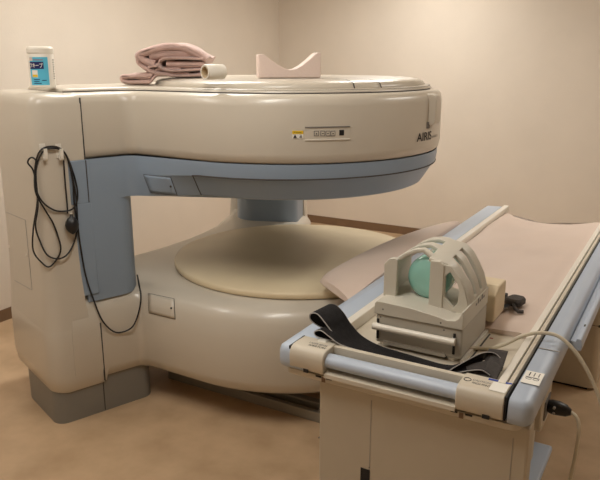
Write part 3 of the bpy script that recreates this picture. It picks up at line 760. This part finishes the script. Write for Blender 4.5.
# ================================================================== HEAD COIL
hx, hy, hz = -.680, 2.05, .6885
CO_T = thing('head_coil', (hx, hy, hz), 'light grey ribbed MRI head coil box standing on the patient table', 'head coil')
x0, x1, y0, y1 = -.828, -.534, 1.912, 2.195
MB().box(x0 + .004, x1 - .001, y0 + .006, y1, .700, .799).build('coil_box', M_COILD, CO_T, smooth=0, bevel=.006)
cbx = CO_T.children[-1] if CO_T.children else None
for x, y in ((x0 + .03, y0 + .03), (x1 - .035, y0 + .03), (x0 + .03, y1 - .03), (x1 - .035, y1 - .03)):
    mb = MB(); mb.tube([(x, y, .6885), (x, y, .708)], .018, 16); mb.build('foot', M_WHITE, CO_T)
MB().box(x0 + .035, x1 - .05, y0 + .0, y0 + .02, .700, .712).build('base_skirt', M_COILD, CO_T, smooth=0)
MB().box(x1 - .004, x1 + .006, y0 + .01, y1 + .02, .689, .697).build('base_strip', M_WHITE, CO_T, smooth=0)
for x in (x0 + .012, x1 - .026):
    MB().box(x - .003, x + .004, y0 + .002, y0 + .01, .715, .783).build('slot', M_DARK, CO_T, smooth=0)
mb = MB(); mb.loft([[Vector((x, y0 - .012 + .011 * cos(a), .762 + .011 * sin(a))) for a in [2 * pi * k / 20 for k in range(20)]] for x in (x0 + .002, x1 - .018)])
for x in (x0 + .012, x1 - .026): mb.box(x - .006, x + .006, y0 - .012, y0 + .01, .755, .769)
mb.build('front_handle', M_WHITE, CO_T, smooth=50)
pr = [(x0, .801), (x0, .836), (x0 + .006, .843), (x0 + .02, .845), (x0 + .12, .842), (x1 - .09, .832), (x1 - .050, .824), (x1 - .026, .827), (x1 - .014, .836), (x1 - .009, .848), (x1 - .007, .858), (x1, .860), (x1, .801)]
sl = MB(); sl.loft([[Vector((x, y, z)) for x, z in pr] for y in (y0, y1)]); sl.build('upper_slab', M_COIL, CO_T, smooth=40, bevel=.002)
for x, z in ((x0 + .03, .820), (x1 - .07, .812), (x0 + .02, .790), (x1 - .06, .788)):
    mb = MB(); mb.tube([(x, y0 - .0005 if z > .8 else y0 + .0052, z), (x, y0 + .01, z)], .003, 10); mb.build('screw', M_INKG, CO_T)
# ribbed shell
hx = -.690; SY = 1.992
PR = [(-.136, .842), (-.136, .885), (-.136, .930), (-.128, .952), (-.104, .970), (-.076, .992), (-.045, 1.007), (-.015, 1.013), (.012, 1.012), (.030, 1.006), (.072, 1.000), (.097, .978), (.118, .945), (.138, .908), (.150, .868), (.1545, .838)]
YS = [0, .018, .040, .056, .084, .094, .116, .122, .152, .162, .185, .203]
def shell(u, v_):
    i = round(u * (len(PR) - 1)); j = round(v_ * (len(YS) - 1)); return Vector((hx + PR[i][0], SY + YS[j], PR[i][1] - (.020 * (1 - YS[j] / .203) ** 1.5 if 8 <= i <= 12 else 0)))
def hole(i, j):
    if 4 <= i < 8 and j in (0, 2, 3): return True
    if 4 <= i < 8 and j in (6, 7, 8): return True
    if 10 <= i < 14 and j in (3, 7): return True
    return False
so = sheet('ribbed_shell', shell, len(PR) - 1, len(YS) - 1, M_COIL, CO_T, smooth=40, hole=hole)
sm = so.modifiers.new('solid', 'SOLIDIFY'); sm.thickness = .014; sm.offset = -1
bv = so.modifiers.new('bevel', 'BEVEL'); bv.width = .003; bv.segments = 2; bv.limit_method = 'ANGLE'; bv.angle_limit = radians(50)
def plate(poly, ya, yb, nm='front_frame'):
    mb = MB(); mb.loft([[Vector((hx + a, y, b)) for a, b in poly] for y in (ya, yb)]); return mb.build(nm, M_COIL, CO_T, smooth=0, bevel=.0025)
plate([(-.140, .838), (-.095, .838), (-.093, .968), (-.104, .974), (-.122, .970), (-.140, .950)], SY - .006, SY + .014, 'left_post')
plate([(.018, .832), (.064, .830), (.064, .974), (.050, .986), (.018, .984)], SY - .008, SY + .014, 'centre_post')
def ring_plate(outer, inner, ya, yb, nm):
    n = len(outer); v = []; f = []
    for y in (ya, yb):
        v += [(hx + a, y, b) for a, b in outer] + [(hx + a, y, b) for a, b in inner]
    for k in range(n):
        l = (k + 1) % n
        f += [(k, l, n + l, n + k), (2 * n + k, 3 * n + k, 3 * n + l, 2 * n + l), (k, 2 * n + k, 2 * n + l, l), (n + k, n + l, 3 * n + l, 3 * n + k)]
    return MB().add(v, f).build(nm, M_COIL, CO_T, smooth=0, bevel=.002)
ring_plate([(.060, .978), (.084, .974), (.116, .938), (.134, .902), (.145, .862), (.147, .825), (.060, .825)],
           [(.067, .938), (.083, .955), (.108, .922), (.116, .898), (.112, .856), (.099, .838), (.067, .870)], SY - .004, SY + .012, 'right_frame')
# right side print
for k in range(5): MB().box(x1 - .0008, x1 + .0006, 2.045 + k * .022, 2.058 + k * .022, .838, .845 + .010 * (k % 2)).build('side_print', M_INKG, CO_T, smooth=0)
mb = MB(); mb.loft([[Vector((hx - .002 + r * cos(a), 2.018 + yy, .910 + r * sin(a))) for a in [2 * pi * k / 40 for k in range(40)]] for yy, r in ((0, .03), (.003, .055), (.012, .069), (.026, .073), (.135, .073), (.148, .066), (.152, .05))])
ph = mb.build('fluid_bottle', M_GREEN, None, smooth=50); tag(ph, 'green fluid-filled test bottle lying inside the ribbed head coil', 'bottle')
# cream foam wedge behind the coil
wb = MB(); pr = [(2.225, .72), (2.225, .815), (2.27, .842), (2.37, .838), (2.37, .72)]
wb.loft([[Vector((x, y, z)) for y, z in pr] for x in (-.60, -.515)]); wo = wb.build('foam_wedge', M_FOAM, None, smooth=0, bevel=.006)
tag(wo, 'cream foam wedge standing on pink mattress behind the head coil', 'foam wedge')

# ================================================================== straps
def ribbon(path, wdirs, th=.004, n=6):
    "path and width half-vectors -> closed thin strip, plus its two edge paths"
    P = catmull(path, n); W = catmull(wdirs, n); rows = []
    for i, p_ in enumerate(P):
        t_ = (P[min(i + 1, len(P) - 1)] - P[max(i - 1, 0)]).normalized(); w_ = W[i]; nn = t_.cross(w_).normalized()
        rows.append([p_ + w_ + nn * th / 2, p_ - w_ + nn * th / 2, p_ - w_ - nn * th / 2, p_ + w_ - nn * th / 2])
    return rows, [p_ + w_ for p_, w_ in zip(P, W)], [p_ - w_ for p_, w_ in zip(P, W)]
T = thing('body_strap', (-.85, 1.85, .69), 'wide black strap folded over the left table rail with grey piping', 'strap')
path = [(-.965, 1.885, .732), (-1.000, 1.878, .750), (-1.018, 1.872, .772), (-1.008, 1.870, .794), (-.980, 1.868, .798), (-.952, 1.866, .778), (-.92, 1.864, .745), (-.87, 1.862, .712), (-.80, 1.857, .696), (-.70, 1.85, .694), (-.60, 1.842, .694), (-.54, 1.835, .695)]
wd_ = [(0, .03, 0), (0, .04, 0), (.0, .048, .0), (.006, .05, 0), (.008, .050, 0), (.01, .050, .0), (.006, .050, 0), (0, .048, 0), (0, .042, .0), (0, .036, 0), (0, .030, 0), (0, .026, 0)]
rows, e1_, e2_ = ribbon(path, [Vector(q) for q in wd_])
mb = MB(); mb.loft(rows); mb.build('webbing', M_BLACK, T, smooth=60)
for e_ in (e1_, e2_): mb = MB(); mb.tube(e_, .0022, 6); mb.build('edge_piping', M_EDGE, T)
T = thing('loop_strap', (-.90, 1.83, .69), 'black looped strap under the folded one by the left end cap', 'strap')
path = [(-.905, 1.815, .727), (-.945, 1.812, .728), (-.975, 1.810, .733), (-.978, 1.808, .748), (-.955, 1.806, .757), (-.925, 1.804, .745), (-.895, 1.804, .729), (-.87, 1.810, .720), (-.82, 1.82, .708), (-.70, 1.822, .700), (-.60, 1.820, .700)]
rows, e1_, e2_ = ribbon(path, [Vector((.004, .018 if k < 8 else .012, .0)) for k in range(len(path))])
mb = MB(); mb.loft(rows); mb.build('webbing', M_BLACK, T, smooth=60)
mb = MB(); mb.tube(e2_, .0020, 6); mb.build('edge_piping', M_EDGE, T)
T = thing('buckled_strap', (-.45, 1.85, .69), 'crumpled black and grey strap piled in front of coil by the right end cap', 'strap')
path = [(-.66, 1.835, .699), (-.60, 1.832, .701), (-.55, 1.835, .704), (-.515, 1.850, .713), (-.48, 1.878, .730), (-.447, 1.908, .746), (-.422, 1.918, .746), (-.405, 1.910, .735)]
rows, e1_, e2_ = ribbon(path, [Vector(q) for q in ((0, .022, 0), (0, .024, 0), (-.004, .024, -.002), (.01, .030, -.006), (.014, .032, -.010), (.012, .030, -.012), (.006, .026, -.012), (.0, .02, -.008))])
mb = MB(); mb.loft(rows); mb.build('webbing', M_BLACK, T, smooth=60); mb = MB(); mb.tube(e2_, .0018, 6); mb.build('edge_piping', M_EDGE, T)
path = [(-.60, 1.812, .699), (-.55, 1.814, .701), (-.51, 1.822, .707), (-.475, 1.834, .716), (-.445, 1.842, .720), (-.42, 1.84, .712)]
rows, e1_, e2_ = ribbon(path, [Vector(q) for q in ((0, .012, 0), (0, .014, 0), (.004, .018, -.003), (.004, .020, -.006), (.0, .020, -.008), (0, .018, -.006))])
mb = MB(); mb.loft(rows); mb.build('inner_fold', M_BLACK, T, smooth=60); mb = MB(); mb.tube(e2_, .0018, 6); mb.build('edge_piping', M_EDGE, T)
def flap(A, B, C, D, nm, bulge=.006, n=8):
    "four-cornered piece of stiff webbing, slightly bowed"
    A, B, C, D = (Vector(q) for q in (A, B, C, D)); nn = (B - A).cross(D - A).normalized()
    if nn.z < 0: nn = -nn
    return sheet(nm, lambda u, v_: A * (1 - u) * (1 - v_) + B * u * (1 - v_) + C * u * v_ + D * (1 - u) * v_ + nn * (bulge * (sin(pi * v_) + .5 * sin(3 * u + 4 * v_))), n, n, M_DGREY, T, thick=.004)
flap((-.452, 1.918, .756), (-.398, 1.932, .754), (-.392, 1.835, .733), (-.455, 1.862, .712), 'velcro_flap', .005)
flap((-.436, 1.893, .748), (-.392, 1.845, .737), (-.398, 1.808, .708), (-.440, 1.815, .700), 'velcro_flap', .006)
flap((-.500, 1.850, .716), (-.440, 1.880, .736), (-.415, 1.812, .706), (-.475, 1.808, .698), 'velcro_flap', .005)
flap((-.56, 1.830, .703), (-.46, 1.890, .736), (-.455, 1.850, .712), (-.53, 1.815, .698), 'strap_fold', .004).data.materials[0] = M_BLACK
# buckle on the mattress
T = thing('strap_buckle', (-.50, 2.42, .72), 'dark plastic side buckle with black strap end on the pink mattress', 'buckle')
mb = MB(); stack(ccw(round_poly([(-.535, 2.415, .012), (-.468, 2.40, .02), (-.455, 2.47, .02), (-.51, 2.48, .02)])), [(.724, .006), (.730, .0), (.745, .0), (.752, .006)], mb); mb.build('buckle_body', M_DGREY, T, smooth=40)
mb = MB(); mb.box(-.548, -.528, 2.445, 2.475, .735, .752); mb.build('buckle_tab', M_DGREY, T, smooth=0, bevel=.003)
mb = MB(); mb.tube([(-.49, 2.405, .735), (-.478, 2.375, .730), (-.462, 2.365, .726), (-.448, 2.372, .726)], .007, 8); mb.build('buckle_prong', M_DGREY, T)
rows, e1_, e2_ = ribbon([(-.66, 2.36, .724), (-.60, 2.365, .724), (-.55, 2.37, .726), (-.50, 2.385, .734)], [Vector((0, .03, 0))] * 3 + [Vector((0, .022, 0))])
mb = MB(); mb.loft(rows); mb.build('webbing', M_BLACK, T, smooth=60); mb = MB(); mb.tube(e2_, .002, 6); mb.build('edge_piping', M_EDGE, T)

# ================================================================== cables
T = thing('coil_cable', (-.55, 2.05, .69), 'cream cable running from head coil over the right table rail', 'cable')
pts = catmull([(-.545, 2.02, .700), (-.52, 2.045, .695), (-.48, 2.06, .697), (-.44, 2.085, .712), (-.40, 2.115, .735), (-.355, 2.14, .748), (-.31, 2.15, .750), (-.275, 2.15, .738), (-.235, 2.15, .704), (-.205, 2.15, .665), (-.178, 2.15, .62), (-.145, 2.15, .55), (-.11, 2.15, .44), (-.08, 2.15, .30), (-.06, 2.16, .14), (-.04, 2.18, .03), (.02, 2.25, .008), (.15, 2.4, .007), (.3, 2.5, .007)], 6)
mb = MB(); mb.tube(pts, .006, 10); mb.build('cable', M_CABLE, T)
T = thing('power_cable', (-.25, 1.99, .56), 'cream cable with black plug in the socket under the table edge', 'cable')
mb = MB(); rings = []
for x, r, c in ((-.2795, .020, 0), (-.270, .024, 0), (-.248, .024, 0), (-.226, .020, -.002), (-.212, .010, -.004)):
    rings.append([Vector((x, 2.0 + r * 1.0 * cos(a), .575 + c + r * .9 * sin(a))) for a in [2 * pi * k / 16 for k in range(16)]])
mb.loft(rings); pg = mb.build('plug', M_BLKP, T, smooth=40)
for dz in (-.008, .010): mb = MB(); mb.tube([(-.258, 1.972, .575 + dz), (-.258, 1.98, .575 + dz)], .004, 8); mb.build('plug_screw', M_EDGE, pg)
mb = MB(); mb.tube(catmull([(-.214, 2.0, .571), (-.196, 1.997, .562), (-.185, 1.995, .53), (-.185, 1.99, .45), (-.19, 1.98, .28), (-.14, 1.96, .12), (-.18, 1.93, .02), (-.25, 1.83, .007), (-.3, 1.6, .007)], 6), .0055, 10); mb.build('cable', M_CABLE, T)

# ================================================================== floor track
T = thing('floor_track', (-1.5, 2.5, 0), 'low metal double floor track running under the scanner', 'track')
MB().box(-2.2, -.90, 2.430, 2.455, 0, .050).build('rail', M_TRACK, T, smooth=0, bevel=.003)
MB().box(-2.2, -.90, 2.49, 2.53, 0, .062).build('rail', M_TRACK, T, smooth=0, bevel=.003)
MB().box(-2.2, -.90, 2.455, 2.49, 0, .020).build('track_bed', M_TRACK, T, smooth=0)
